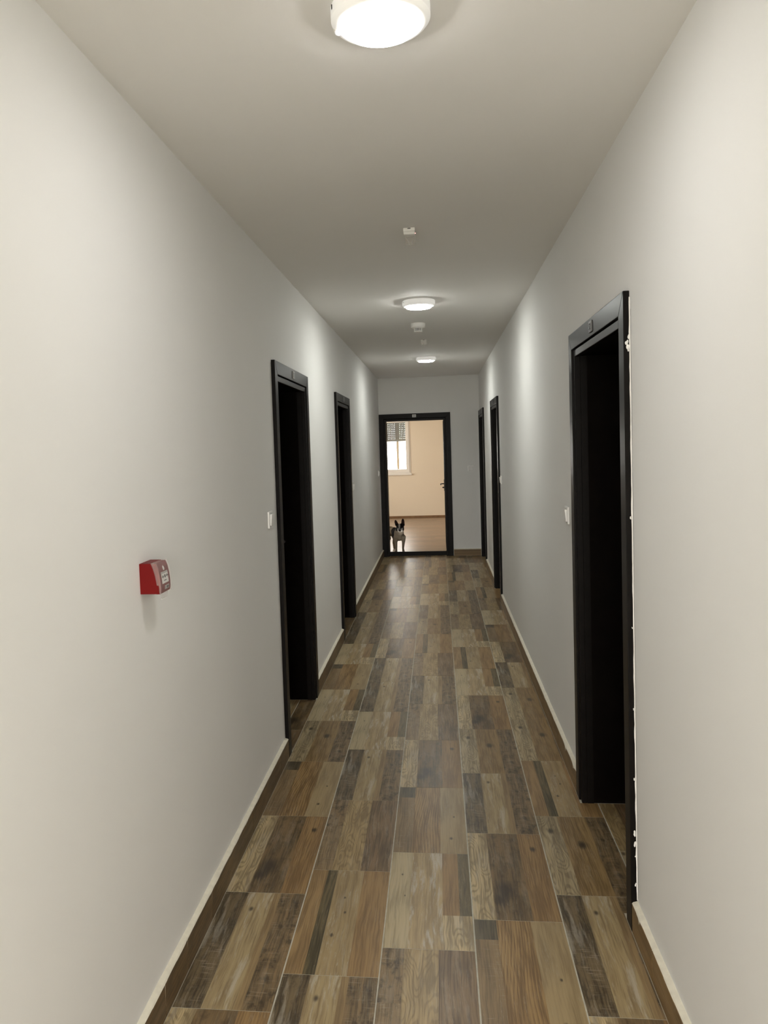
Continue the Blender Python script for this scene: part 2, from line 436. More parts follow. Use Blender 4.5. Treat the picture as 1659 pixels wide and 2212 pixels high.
# ---- skirting: cream bedding with separate tiles
def baseboard(name, side, runs, label, breaks, matname):
    mb = MB(); s = 1 if side == 'l' else -1; x = 0 if side == 'l' else W
    rr = random.Random(11)
    for y0, y1 in runs:
        n = max(2, int((y1 - y0)/.045)); prev = None
        for i in range(n + 1):
            y = y0 + (y1 - y0)*i/n; j = .0025*(noise.noise((y*9, s, 0)) + .4*rr.uniform(-1, 1))
            ring = [(x, y, 0), (x + s*(SK - .0005), y, 0), (x + s*(SK + .0003 + j*.35), y, .0985), (x + s*(SK - .0035), y, .1025 + j*.6), (x, y, .107 + j)]
            if prev:
                for q in range(4): mb.poly([prev[q], prev[q+1], ring[q+1], ring[q]], M['cream'])
            else: mb.poly(ring, M['cream'])
            prev = ring
        mb.poly(prev, M['cream'])
    base = tag(build(name, mb), label, 'skirting', kind='structure')
    for y0, y1 in runs:
        cuts = [y0] + [q for q in breaks if y0 + .03 < q < y1 - .03]
        last = cuts[-1]
        while y1 - last > .64: last += .606; cuts.append(last)
        cuts.append(y1)
        for a, b in zip(cuts, cuts[1:]):
            t = MB(); xa, xb = sorted((x + s*.009, x + s*(SK + .0008)))
            t.box((xa - (x if side == 'l' else x), 0, 0), (xb - x, b - a - .0018, .0985), M[matname])
            build('tile', t, base, bevel=.0008, seg=1, loc=(x, a + .0009, .0005))
    return base
baseboard('baseboard_left', 'l', [(.5, 4.011), (5.067, 6.502), (7.510, YE)], 'dark brown tile skirting along the wall with the red call point', [1.5, 2.108, 2.315, 2.583, 3.193, 3.80], 'skirt_dark')
baseboard('baseboard_right', 'r', [(.5, 2.595), (3.642, 7.966), (8.951, 10.413)], 'brown tile skirting along the wall opposite the red call point', [1.13, 1.737, 2.352, 4.19, 4.80], 'skirt_brown')
mb = MB(); mb.box((EX1 + .002, YE - SK, 0), (W - .001, YE, .102), M['cream'])
bb = tag(build('baseboard_end', mb), 'short brown skirting tile on the wall beside the open end door', 'skirting', kind='structure')
mb = MB(); mb.box((0, 0, 0), (W - EX1 - .026, .009, .092), M['skirt_brown'])
build('tile', mb, bb, bevel=.0008, seg=1, loc=(EX1 + .005, YE - SK - .0006, .0005))

# ------------------------------------------------------------------ doors
def frame_parts(root, wd, wall_t, plate=None):
    """casing, inner strip and jambs in local axes: x along the opening (0..wd), y = 0 at the wall face and negative towards the viewer, z up"""
    cw, ft = .070, .020
    for k in (0, 1):
        f = (lambda x: x) if k == 0 else (lambda x: wd - x)
        mb = MB(); mb.prism([(f(0), 0), (f(cw), 0), (f(cw), DZ - cw), (f(0), DZ)], 1, -ft, 0, M['wenge'])
        build('casing', mb, root, bevel=.0022, seg=2)
        mb = MB(); mb.box((*sorted((f(cw + .005), f(cw + .034)))[:1], -.012, 0), (sorted((f(cw + .005), f(cw + .034)))[1], .012, DZ - cw - .005), M['wenge'])
        build('inner_strip', mb, root, bevel=.0015, seg=1)
        mb = MB()
        a, b = sorted((f(cw - .004), f(cw + .034)))
        mb.box((a, .012, 0), (b, .040, DZ - cw - .028), M['wenge'])
        a, b = sorted((f(cw - .004), f(cw + .030)))
        mb.box((a, .040, 0), (b, wall_t, DZ - cw - .028), M['wenge_leaf'])
        build('jamb', mb, root)
    mb = MB(); mb.prism([(0, DZ), (wd, DZ), (wd - cw, DZ - cw), (cw, DZ - cw)], 1, -ft, 0, M['wenge'])
    build('header', mb, root, bevel=.0022, seg=2)
    mb = MB(); mb.box((cw + .034, -.012, DZ - cw - .034), (wd - cw - .034, .012, DZ - cw - .005), M['wenge'])
    build('inner_strip', mb, root, bevel=.0015, seg=1)
    mb = MB(); mb.box((cw - .004, .0125, DZ - cw - .032), (wd - cw + .004, wall_t, DZ - cw + .004), M['wenge_leaf'])
    build('head_jamb', mb, root)

def digits(txt, cx, cy, cz, size, m, parent, rotz=0.0, thick=.0006):
    cu = bpy.data.curves.new('number', 'FONT'); cu.body = txt; cu.size = size; cu.align_x = 'CENTER'; cu.align_y = 'CENTER'; cu.extrude = thick
    tmp = bpy.data.objects.new('tmp', cu); COL.objects.link(tmp)
    me = bpy.data.meshes.new_from_object(tmp.evaluated_get(bpy.context.evaluated_depsgraph_get()))
    bpy.data.objects.remove(tmp); bpy.data.curves.remove(cu)
    me.materials.clear(); me.materials.append(m)
    o = link('number', me, parent, (cx, cy, cz)); o.rotation_euler = (math.pi/2, 0, rotz)
    return o

def plate(root, wd, face, txt=None, white=False):
    mb = MB(); pw, ph = .056, .042
    rim = M['white_print'] if white else (M['plate_rim'] if face == 'pale' else M['plate_grey'])
    body = M['white_print'] if white else M['plate_grey']
    mb.box((wd/2 - pw/2, -.0245, 2.068 - ph/2), (wd/2 + pw/2, -.0195, 2.068 + ph/2), rim)
    p = build('number_plate', mb, root, bevel=.0012, seg=2)
    if not white:
        mb = MB(); mb.box((wd/2 - pw/2 + .005, -.0252, 2.068 - ph/2 + .005), (wd/2 + pw/2 - .005, -.0244, 2.068 + ph/2 - .005), body)
        build('plate_face', mb, p)
    if txt:
        digits(txt, wd/2, -.0250 if white else -.0255, 2.067, .034, M['black'], p)
    return p

def side_door(name, y0, y1, side, label, face, txt=None):
    root = empty(name, (0 if side == 'l' else W, y0 if side == 'l' else y1, 0))
    # local -y must look into the corridor
    root.rotation_euler = (0, 0, math.pi/2 if side == 'l' else -math.pi/2)
    wd = y1 - y0
    frame_parts(root, wd, .235)
    mb = MB(); mb.box((.095, .195, .006), (wd - .095, .235, DZ - .098), M['wenge_leaf'])
    leaf = build('door_leaf', mb, root, bevel=.002, seg=1)
    mb = MB(); hx = wd - .15
    mb.box((hx - .02, .189, .94), (hx + .02, .196, 1.14), M['metal'])
    mb.tube([(hx, .19, 1.05), (hx, .15, 1.05), (hx - .02, .143, 1.05), (hx - .12, .143, 1.05)], [.009, .009, .009, .008], M['metal'])
    build('door_handle', mb, leaf, smooth=True)
    plate(root, wd, face, txt)
    return tag(root, label, 'door', 'dark doors along the corridor', 'structure')

# the left doors run from y0 (near) along +y; rotation +90 maps local x to +y and local -y to +x
d1 = side_door('door_1', *LEFT[0], 'l', 'first dark door beyond the red call point, on the same wall', 'pale')
d2 = side_door('door_2', *LEFT[1], 'l', 'second dark door beyond the red call point, on the same wall', 'grey')
d3 = side_door('door_3', *RIGHT[0], 'r', 'nearest dark door frame, cracked white plaster along its near edge', 'grey', '52')
d4 = side_door('door_4', *RIGHT[1], 'r', 'dark door opposite the call point wall, second of three, white switch just before it', 'grey')
d5 = side_door('door_5', *RIGHT[2], 'r', 'farthest dark side door, tight in the corner by the end wall', 'grey')

# plaster seam along the near edge of the nearest right door
mb = MB(); rr = random.Random(5); prev = None
yk = RIGHT[0][0]; n = 90
for i in range(n + 1):
    z = .11 + (DZ - .02 - .11)*i/n
    w1 = .0050 + .0030*noise.noise((z*7, 1, 0)) + rr.uniform(-.001, .001)
    t = .0018 + .003*max(0, noise.noise((z*13, 4, 0)))
    w0 = .001 + .003*max(0, noise.noise((z*17, 8, 0)))
    ring = [(W, yk - w1, z), (W - t, yk - w1*.7, z), (W - t - w0, yk - .0015, z), (W - .001, yk + .001, z)]
    if prev:
        for q in range(3): mb.poly([prev[q], prev[q+1], ring[q+1], ring[q]], M['plaster'])
    prev = ring
for z, r in ((1.955, .006), (1.935, .011), (1.915, .006), (1.38, .004), (.52, .004), (.335, .006), (.30, .007), (.26, .004), (1.02, .003), (.75, .003), (.16, .005)):
    for q in range(4):
        mb.sphere((W - .004 - rr.uniform(0, r*.7), yk - .001, z + rr.uniform(-1, 1)*r*1.1), r*rr.uniform(.3, .75), M['plaster'], (.7, .35, rr.uniform(.8, 1.5)), 8, 5)
seam = build('plaster_seam', mb, wall_right)
seam['label'] = 'ragged white plaster filling beside the door frame'
mb = MB(); prev = None
for i in range(n + 1):
    z = .12 + (DZ - .06 - .12)*i/n
    y = yk - .0115 - .002*noise.noise((z*3.1, 2, 0)) - .0008*noise.noise((z*19, 3, 0))
    w_ = .0010 + .0006*noise.noise((z*11, 5, 0))
    ring = [(W - .0004, y - w_, z), (W - .0004, y + w_, z)]
    if prev: mb.poly([prev[0], prev[1], ring[1], ring[0]], M['crack'])
    prev = ring
build('crack', mb, wall_right)['label'] = 'thin dark crack in the plaster'

# end door (open)
root = empty('door_6', (EX0, YE, 0)); wd = EX1 - EX0
frame_parts(root, wd, .25)
plate(root, wd, 'white', '53', True)
mb = MB(); mb.box((.068, .070, 0), (wd - .068, .112, .060), M['wenge']); build('threshold', mb, root, bevel=.003)
mb = MB(); mb.box((wd - .103, .262, .07), (wd - .063, 1.09, DZ - .102), M['wenge_leaf'])
leaf = build('door_leaf', mb, root, bevel=.002, seg=1)
mb = MB(); lx = wd - .103; hy = .262 + .745
mb.box((lx - .006, hy - .02, .90), (lx + .001, hy + .02, 1.08), M['metal'])
mb.tube([(lx, hy, 1.012), (lx - .045, hy, 1.012), (lx - .056, hy - .012, 1.010), (lx - .056, hy - .12, 1.004)], [.009, .009, .010, .009], M['metal'])
mb.lathe([(.004, 0), (.009, .006), (.013, .020), (.012, .030), (.004, .034)], (lx - .034, hy, .952), M['metal'], 16, axis=0)
build('door_handle', mb, leaf, smooth=True)
tag(root, 'dark end door standing open with white number plate above the dog', 'door', 'dark doors along the corridor', 'structure')

# ------------------------------------------------------------------ room beyond
mb = MB()
mb.box((RX0 - .2, RY0, -.12), (RX1 + .2, RY1 + .25, -.009), M['laminate'])
room_floor = tag(build('floor_room', mb), 'warm brown laminate floor of the sunlit room', 'floor', kind='structure')
pl = MB(); PLW, PLL = .195, 1.28
pl.box((0, 0, -.008), (PLL - .002, PLW - .002, 0), M['laminate'])
rr = random.Random(21)
plank_v = []
for k in range(6):
    q = MB(); base = wood('laminate_plank_tone', tuple(c*(.86 + .06*k) for c in (.115, .080, .060)), tuple(c*(.86 + .06*k) for c in (.19, .137, .107)), 40 + k, rough=.30)
    # grain must run along the plank: build along y and turn
    q.box((0, 0, -.008), (PLW - .002, PLL - .002, 0), base); plank_v.append(q.mesh('plank'))
y = RY0 + .02; row = 0
while y < RY1 - .01:
    x = RX0 - rr.uniform(0, 1.2)
    while x < RX1:
        x0, x1 = max(x, RX0 + .005), min(x + PLL, RX1 - .005)
        if x1 - x0 > .05 and x1 > -.9 and x0 < 1.4:
            o = link('plank', plank_v[rr.randrange(6)], room_floor, (x, y + PLW if y + PLW < RY1 else RY1, 0 if y + PLW < RY1 else -.0008)); o.rotation_euler = (0, 0, -math.pi/2)
        x += PLL
    y += PLW
WX0, WX1, WZ0, WZ1 = -1.02, .235, 1.01, 2.26                    # window hole in the far wall
SX, SY0, SY1, SZ0, SZ1 = RX0, 13.8, 15.8, .95, 2.25             # unseen opening in the room's left wall, added to brighten the room
mb = MB()
mb.box((RX0 - .2, RY1, -.05), (WX0, RY1 + .25, H + .1), M['room_wall']); mb.box((WX1, RY1, -.05), (RX1 + .2, RY1 + .25, H + .1), M['room_wall'])
mb.box((WX0, RY1, -.05), (WX1, RY1 + .25, WZ0), M['room_wall']); mb.box((WX0, RY1, WZ1), (WX1, RY1 + .25, H + .1), M['room_wall'])
tag(build('wall_room_far', mb), 'cream wall with the window, at the far side of the room', 'wall', kind='structure')
mb = MB()
mb.box((RX0 - .2, RY0, -.05), (RX0, SY0, H + .1), M['room_wall']); mb.box((RX0 - .2, SY1, -.05), (RX0, RY1, H + .1), M['room_wall'])
mb.box((RX0 - .2, SY0, -.05), (RX0, SY1, SZ0), M['room_wall']); mb.box((RX0 - .2, SY0, SZ1), (RX0, SY1, H + .1), M['room_wall'])
tag(build('wall_room_left', mb), 'cream side wall of the room, with an added opening for daylight', 'wall', kind='structure')
mb = MB(); mb.box((RX1, RY0, -.05), (RX1 + .2, RY1, H + .1), M['room_wall'])
tag(build('wall_room_right', mb), 'cream side wall of the room, behind the open door', 'wall', kind='structure')
mb = MB(); mb.box((RX0 - .2, RY0 - .001, -.05), (-WT, RY0 + .02, H + .1), M['room_wall']); mb.box((W + WT, RY0 - .001, -.05), (RX1 + .2, RY0 + .02, H + .1), M['room_wall'])
tag(build('wall_room_near', mb), 'cream wall strips of the room beside the end door', 'wall', kind='structure')
mb = MB(); mb.box((RX0 - .2, RY0, H), (RX1 + .2, RY1 + .25, H + .12), M['ceiling'])
tag(build('ceiling_room', mb), 'white ceiling of the room beyond the door', 'ceiling', kind='structure')
mb = MB(); mb.box((RX0 + .001, RY1 - .016, 0), (RX1 - .001, RY1, .045), M['sole'])
tag(build('baseboard_room', mb, bevel=.003), 'brown strip along the foot of the cream far wall', 'skirting', kind='structure')

win = empty('window_1', (WX0, RY1, WZ0)); ww, wh = WX1 - WX0, WZ1 - WZ0
mb = MB(); d0, d1_ = -.012, .06; fr = .030
for a, b in (((0, 0), (fr, wh)), ((ww - fr, 0), (ww, wh)), ((fr, 0), (ww - fr, fr)), ((fr, wh - fr), (ww - fr, wh)), ((ww/2 - .02, fr), (ww/2 + .02, wh - fr))):
    mb.box((a[0], d0, a[1]), (b[0], d1_, b[1]), M['upvc'])
build('window_frame', mb, win, bevel=.003)
for k in (0, 1):
    x0, x1 = (fr - .004, ww/2 - .012) if k == 0 else (ww/2 + .012, ww - fr + .004)
    z0, z1 = fr - .004, wh - fr + .004; sw = .072
    mb = MB()
    for a, b in (((x0, z0), (x0 + sw, z1)), ((x1 - sw, z0), (x1, z1)), ((x0 + sw, z0), (x1 - sw, z0 + sw)), ((x0 + sw, z1 - sw), (x1 - sw, z1))):
        mb.box((a[0], d0 - .016, a[1]), (b[0], d0 + .045, b[1]), M['upvc'])
    sash = build('sash', mb, win, bevel=.004)
    mb = MB(); mb.box((x0 + sw - .005, .005, z0 + sw - .005), (x1 - sw + .005, .009, z1 - sw + .005), M['glass'])
    build('pane', mb, sash)
mb = MB(); mb.box((-.03, -.055, -.035), (ww + .02, .02, -.002), M['upvc']); build('window_sill', mb, win, bevel=.004)
sh = MB(); sh.box((.02, .075, 0), (.035, .10, wh), M['shutter']); sh.box((ww - .035, .075, 0), (ww - .02, .10, wh), M['shutter'])
shut = build('roller_shutter', sh, win)
def slat_mesh(L_, holes=True):
    """one shutter slat with a row of punched light slots"""
    q = MB(); h = .0420; a, b = .018, .0235; yb0, yb1 = 0, .008
    def slab(x0, x1, z0, z1): q.box((x0, yb0, z0), (x1, yb1, z1), M['shutter'])
    if not holes: slab(0, L_, 0, h); return q.mesh('slat')
    slab(0, L_, 0, a); slab(0, L_, b, h)
    x = .012; hw, hp = .0068, .0376
    slab(0, x, a, b)
    while x + hp < L_:
        slab(x + hw, x + hp, a, b); x += hp
    slab(x, L_, a, b)
    return q.mesh('slat')
sl, sl0 = slat_mesh(ww - .06), slat_mesh(ww - .06, False)
z = 1.738 - WZ0; k = 0
while z < wh - .02:
    link('slat', sl0 if k == 0 else sl, shut, (.03, .083, z)); z += .0417; k += 1
tag(win, 'white framed window with its perforated grey roller shutter half lowered', 'window', kind='structure')

mb = MB(); mb.box((-.113, 0, -.6), (-.059, .055, 3.2), M['post'])
tag(build('outdoor_post', mb, loc=(0, RY1 + .75, 0)), 'tan post standing outside behind the window glass', 'post')
mb = MB(); mb.box((-14, RY0 - 2, -.8), (RX0 - .3, 40, -.6), M['earth']); mb.box((RX0 - .3, RY1 + .3, -.8), (14, 40, -.6), M['earth']); mb.box((-14, -30, -.3), (14, YB - .21, -.12), M['earth'])
tag(build('ground', mb), 'pale ground outside the window', 'ground', kind='structure')
# sky portals guide daylight through the far window and the two added openings
for nm, loc, rot, sx, sy in (('added_entrance_portal', (W/2, YB - .19, 1.2), (-math.pi/2, 0, math.pi), W - .16, 2.4), ('window_portal', ((WX0 + WX1)/2, RY1 + .24, (WZ0 + WZ1)/2), (math.pi/2, 0, 0), ww, wh), ('added_side_portal', (RX0 - .19, (SY0 + SY1)/2, (SZ0 + SZ1)/2), (math.pi/2, 0, math.pi/2), SY1 - SY0, SZ1 - SZ0)):
    ld = bpy.data.lights.new(nm, 'AREA'); ld.shape = 'RECTANGLE'; ld.size, ld.size_y = sx, sy
    try: ld.cycles.is_portal = True
    except Exception: pass
    lo = bpy.data.objects.new(nm, ld); COL.objects.link(lo); lo.location = loc; lo.rotation_euler = rot
    if nm == 'added_side_portal': lo.rotation_euler = (math.pi/2, 0, -math.pi/2)

# ------------------------------------------------------------------ ceiling lamps
def lamp(y, ang, label, power=1.0, tint=(.985, 1.0, .935)):
    glow = emit('lamp_diffuser', tint, LAMP*power)
    root = empty('ceiling_lamp', (.743, y, H))
    mb = MB(); mb.lathe([(.110, 0), (.113, -.003), (.1130, -.027), (.1065, -.035), (.097, -.0385), (.0905, -.0395), (.0880, -.037)], (0, 0, 0), M['opal'], 64)
    build('base', mb, root, smooth=True)
    mb = MB(); mb.lathe([(.0876, -.037), (.0868, -.0440), (.0835, -.0475), (.060, -.0500), (.030, -.0510), (.0, -.0512)], (0, 0, 0), glow, 64)
    build('diffuser', mb, root, smooth=True)
    cx, cy = .1005*math.cos(ang), .1005*math.sin(ang)
    mb = MB(); mb.sphere((cx, cy, -.037), .0085, M['lens'], (1, 1, 1.1)); mb.lathe([(.0095, -.030), (.0105, -.035), (.009, -.038)], (cx, cy, 0), M['white_plastic'], 20)
    build('motion_sensor', mb, root, smooth=True)
    cx, cy = -.112*math.cos(.35), .112*math.sin(.35)*-1
    mb = MB(); mb.box((cx - .002, cy - .004, -.015), (cx + .001, cy + .004, -.006), M['black']); build('clip', mb, root)
    return tag(root, label, 'ceiling lamp', 'round white lamps along the corridor ceiling')
lamp(1.835, math.radians(172), 'nearest round white lamp, cut by the top edge of the picture', .85, (1.0, .985, .955))
lamp(5.50, math.radians(-12), 'round lit lamp just before the white smoke detector', 1.48)
lamp(9.03, math.radians(-12), 'farthest lit lamp, near the ceiling edge above the end door', 1.48)
lamp(-1.83, math.radians(172), 'round white lamp on the ceiling behind the viewpoint', .85, (1.0, .985, .955))

# ------------------------------------------------------------------ smoke detector
root = empty('smoke_detector', (.7145, 6.5, H))
mb = MB(); mb.lathe([(.060, 0), (.0605, -.004), (.0600, -.021), (.0585, -.0235)], (0, 0, 0), M['white_plastic'], 48); build('base', mb, root, smooth=True)
mb = MB(); mb.lathe([(.0575, -.0225), (.0590, -.0265), (.0575, -.032), (.050, -.0375), (.036, -.040), (.0355, -.041)], (0, 0, 0), M['white_plastic'], 48); build('body', mb, root, smooth=True)
mb = MB(); mb.lathe([(.028, -.040), (.0285, -.062)], (0, 0, 0), M['black'], 32); build('sensing_chamber', mb, root, smooth=True)
mb = MB()
for i in range(16):
    a = 2*math.pi*i/16; c, s_ = math.cos(a), math.sin(a); q = .0022
    mb.prism([(c*.030 - s_*q, s_*.030 + c*q), (c*.030 + s_*q, s_*.030 - c*q), (c*.0335 + s_*q, s_*.0335 - c*q), (c*.0335 - s_*q, s_*.0335 + c*q)], 2, -.064, -.040, M['white_plastic'])
mb.lathe([(.029, -.0495), (.0335, -.0495), (.0335, -.0515), (.029, -.0515), (.029, -.0495)], (0, 0, 0), M['white_plastic'], 32)
build('cage', mb, root)
mb = MB(); mb.lathe([(.0335, -.061), (.034, -.066), (.031, -.070), (0, -.071)], (0, 0, 0), M['white_plastic'], 32); build('cap', mb, root, smooth=True)
tag(root, 'round white smoke detector hanging between the two farther lamps', 'smoke detector')

# ------------------------------------------------------------------ emergency light units
def emergency(y, label, led):
    root = empty('emergency_light', (.743, y, H))
    mb = MB(); mb.box((-.027, 0, -.016), (.027, .215, 0), M['white_plastic']); build('housing', mb, root, bevel=.004, seg=3)
    mb = MB(); mb.box((-.026, .002, -.030), (.026, .030, -.015), M['white_plastic']); build('front_cap', mb, root, bevel=.003, seg=2)
    mb = MB(); mb.box((-.0245, .030, -.029), (.0245, .212, -.0155), M['clear']); build('clear_cover', mb, root, bevel=.003, seg=2)
    mb = MB()
    for s_ in (-1, 1):
        mb.tube([(s_*.023, .034, -.027), (s_*.016, .07, -.0285), (s_*.009, .13, -.0285), (s_*.006, .205, -.0275)], [.0013]*4, M['white_plastic'], 6)
    mb.tube([(-.019, .036, -.029), (0, .042, -.0295), (.019, .036, -.029)], [.0013]*3, M['white_plastic'], 6)
    build('reflector_rib', mb, root)
    mb = MB(); mb.box((-.007, -.003, -.006), (.007, .002, -.0005), M['grey_dark']); mb.box((-.009, -.0035, -.0025), (.009, .0, -.0005), M['white_plastic']); build('clip', mb, root)
    if led:
        mb = MB(); mb.sphere((.0275, .02, -.0225), .0023, M['led'], nu=10, nv=8); build('indicator', mb, root, smooth=True)
    return tag(root, label, 'emergency light', 'small box lights on the ceiling')
emergency(3.65, 'small white box light with red indicator, on the ceiling after the nearest lamp', True)
emergency(7.50, 'small white box light on the ceiling just beyond the smoke detector', False)

# ------------------------------------------------------------------ wall switches
def switch(loc, rot, label, size=.083, double=False):
    """local: plate in the xz plane, front towards -y"""
    root = empty('light_switch', loc); root.rotation_euler = (0, 0, rot); h = size/2
    mb = MB(); mb.box((-h, -.009, -h), (h, 0, h), M['switch']); build('plate', mb, root, bevel=.003, seg=3)
    g = .058/2
    mb = MB(); mb.prism([(-.009, -g), (-.015, -g), (-.021, g), (-.009, g)], 0, -g, g, M['switch'])
    build('rocker', mb, root, bevel=.0012, seg=2)
    mb = MB()
    for a, b in (((-g - .002, -g - .002), (g + .002, -g)), ((-g - .002, g), (g + .002, g + .002)), ((-g - .002, -g), (-g, g)), ((g, -g), (g + .002, g))):
        mb.box((a[0], -.0096, a[1]), (b[0], -.0088, b[1]), M['grey_dark'] if False else M['plate_rim'])
    build('gap_frame', mb, root)
    return tag(root, label, 'light switch', 'white rocker switches on the corridor walls')
switch((0, 3.835, 1.288), math.pi/2, 'white rocker switch between the red call point and the first dark door')
switch((0, 7.70, 1.245), math.pi/2, 'white switch peeking out behind the second dark door on the call point wall')
switch((0, 11.10, 1.255), math.pi/2, 'white switch near the corner beside the open end door frame')
switch((W, 3.86, 1.275), -math.pi/2, 'white switch half hidden behind the far edge of the nearest dark door')
switch((W, 7.80, 1.268), -math.pi/2, 'white curved switch just before the second dark door opposite')
switch((1.318, YE, 1.273), 0, 'square white switch on the end wall, seen face on')

# ------------------------------------------------------------------ red fire alarm call point
root = empty('fire_call_point', (0, 2.155, 1.282))
prof = [(0, -.042), (0, .045), (.034, .045), (.040, .030), (.0455, .010), (.0495, -.012), (.052, -.018), (.055, -.018), (.057, -.042)]
mb = MB(); n = len(prof)
mb.prism([(p[0], p[1]) for p in prof], 1, -.0435, .0435, M['red'])
build('back_box', mb, root, bevel=.0018, seg=2)
fp = [(.047, .0435), (.0525, .030), (.0565, .010), (.0588, -.012), (.0592, -.030), (.057, -.043)]
def fx(z):
    for (x0, z0), (x1, z1) in zip(fp, fp[1:]):
        if z1 <= z <= z0: return x1 + (x0 - x1)*(z - z1)/(z0 - z1)
    return fp[0][0] if z > fp[0][1] else fp[-1][0]
mb = MB(); mb.prism([(.030, .0435)] + fp + [(.045, -.043), (.030, -.01)], 1, -.040, .042, M['red_dark']); build('front_plate', mb, root, bevel=.001, seg=1)
def decal(name, quads, m, off, parent):
    mb = MB()
    for pts in quads:
        mb.prism([(0, 0)]*0 + [(y, z) for y, z in pts], 0, 0, .0004, m) if False else None
        P = [(fx(z) + off, y, z) for y, z in pts]; Q = [(p[0] - .0006, p[1], p[2]) for p in P]
        mb.poly(P, m)
        for i in range(len(P)): mb.poly([P[i], Q[i], Q[(i+1) % len(P)], P[(i+1) % len(P)]], m)
    return build(name, mb, parent)
panel = []
for i in range(6):
    z0, z1 = -.0165 + i*.0055, -.0165 + (i+1)*.0055
    panel.append([(-.024, z0), (.027, z0), (.027, z1), (-.024, z1)])
pan = decal('push_panel', panel, M['white_print'], .0006, root)
decal('panel_band', [[(-.024, .0115), (.027, .0115), (.027, .0165), (-.024, .0165)]], M['plate_rim'], .0010, pan)
c0 = .0015; zc = .003
sym = [[(-.022, zc - .0012), (-.016, zc - .0012), (-.016, zc + .0012), (-.022, zc + .0012)], [(-.016, zc - .005), (-.009, zc), (-.016, zc + .005)],
       [(.025, zc - .0012), (.019, zc - .0012), (.019, zc + .0012), (.025, zc + .0012)], [(.019, zc - .005), (.012, zc), (.019, zc + .005)],
       [(c0 + .0048*math.cos(t*math.pi/6), zc + .0048*math.sin(t*math.pi/6)) for t in range(12)]]
decal('symbol', sym, M['black'], .0012, pan)
decal('print_line', [[(-.010 + i*.0042, -.0095), (-.0068 + i*.0042, -.0095), (-.0068 + i*.0042, -.0072), (-.010 + i*.0042, -.0072)] for i in range(5)], M['grey_dark'], .0012, pan)
stk = decal('sticker', [[(-.006, -.0345), (.028, -.0345), (.028, -.0235), (-.006, -.0235)]], M['plate_rim'], .0008, root)
decal('print_mark', [[(-.003, -.032), (-.0015, -.032), (-.0015, -.026), (-.003, -.026)], [(.006, -.0325), (.024, -.0325), (.024, -.0255), (.006, -.0255)]], M['grey_dark'], .0012, stk)
decal('print_mark', [[(.0005, -.0325), (.0028, -.0325), (.0028, -.0255), (.0005, -.0255)]], M['white_print'], .0012, stk)
fl = [(.0, .020), (.006, .0205), (.009, .025), (.007, .030), (.0055, .0275), (.004, .034), (.001, .0300), (-.002, .0325), (-.003, .026)]
decal('flame_mark', [fl], M['white_print'], .0008, root)
cv = [(.0345, .0460), (.0500, .0470), (.0555, .0320), (.0595, .0110), (.0618, -.012), (.0622, -.030), (.060, -.0440), (.057, -.0440), (.0560, -.0175), (.0500, -.0170), (.0460, .0100), (.0405, .0300)]
mb = MB()
mb.prism(cv, 1, -.0455, -.0440, M['cover']); mb.prism(cv, 1, .0440, .0455, M['cover'])
out = cv[:7]; ins = [(x - .0012, z - .0008) for x, z in out]
mb.prism(out + ins[::-1], 1, -.0440, .0440, M['cover'])
build('clear_cover', mb, root)
mb = MB(); mb.prism([(.0535, -.0425), (.0555, -.0425), (.052, -.062), (.050, -.062)], 1, -.016, .030, M['cover']); mb.prism([(.0505, -.060), (.0525, -.060), (.052, -.0625), (.050, -.0625)], 1, -.016, .030, M['white_plastic'])
build('lower_flap', mb, root)
tag(root, 'red fire alarm call point with clear cover on the white corridor wall', 'fire alarm')

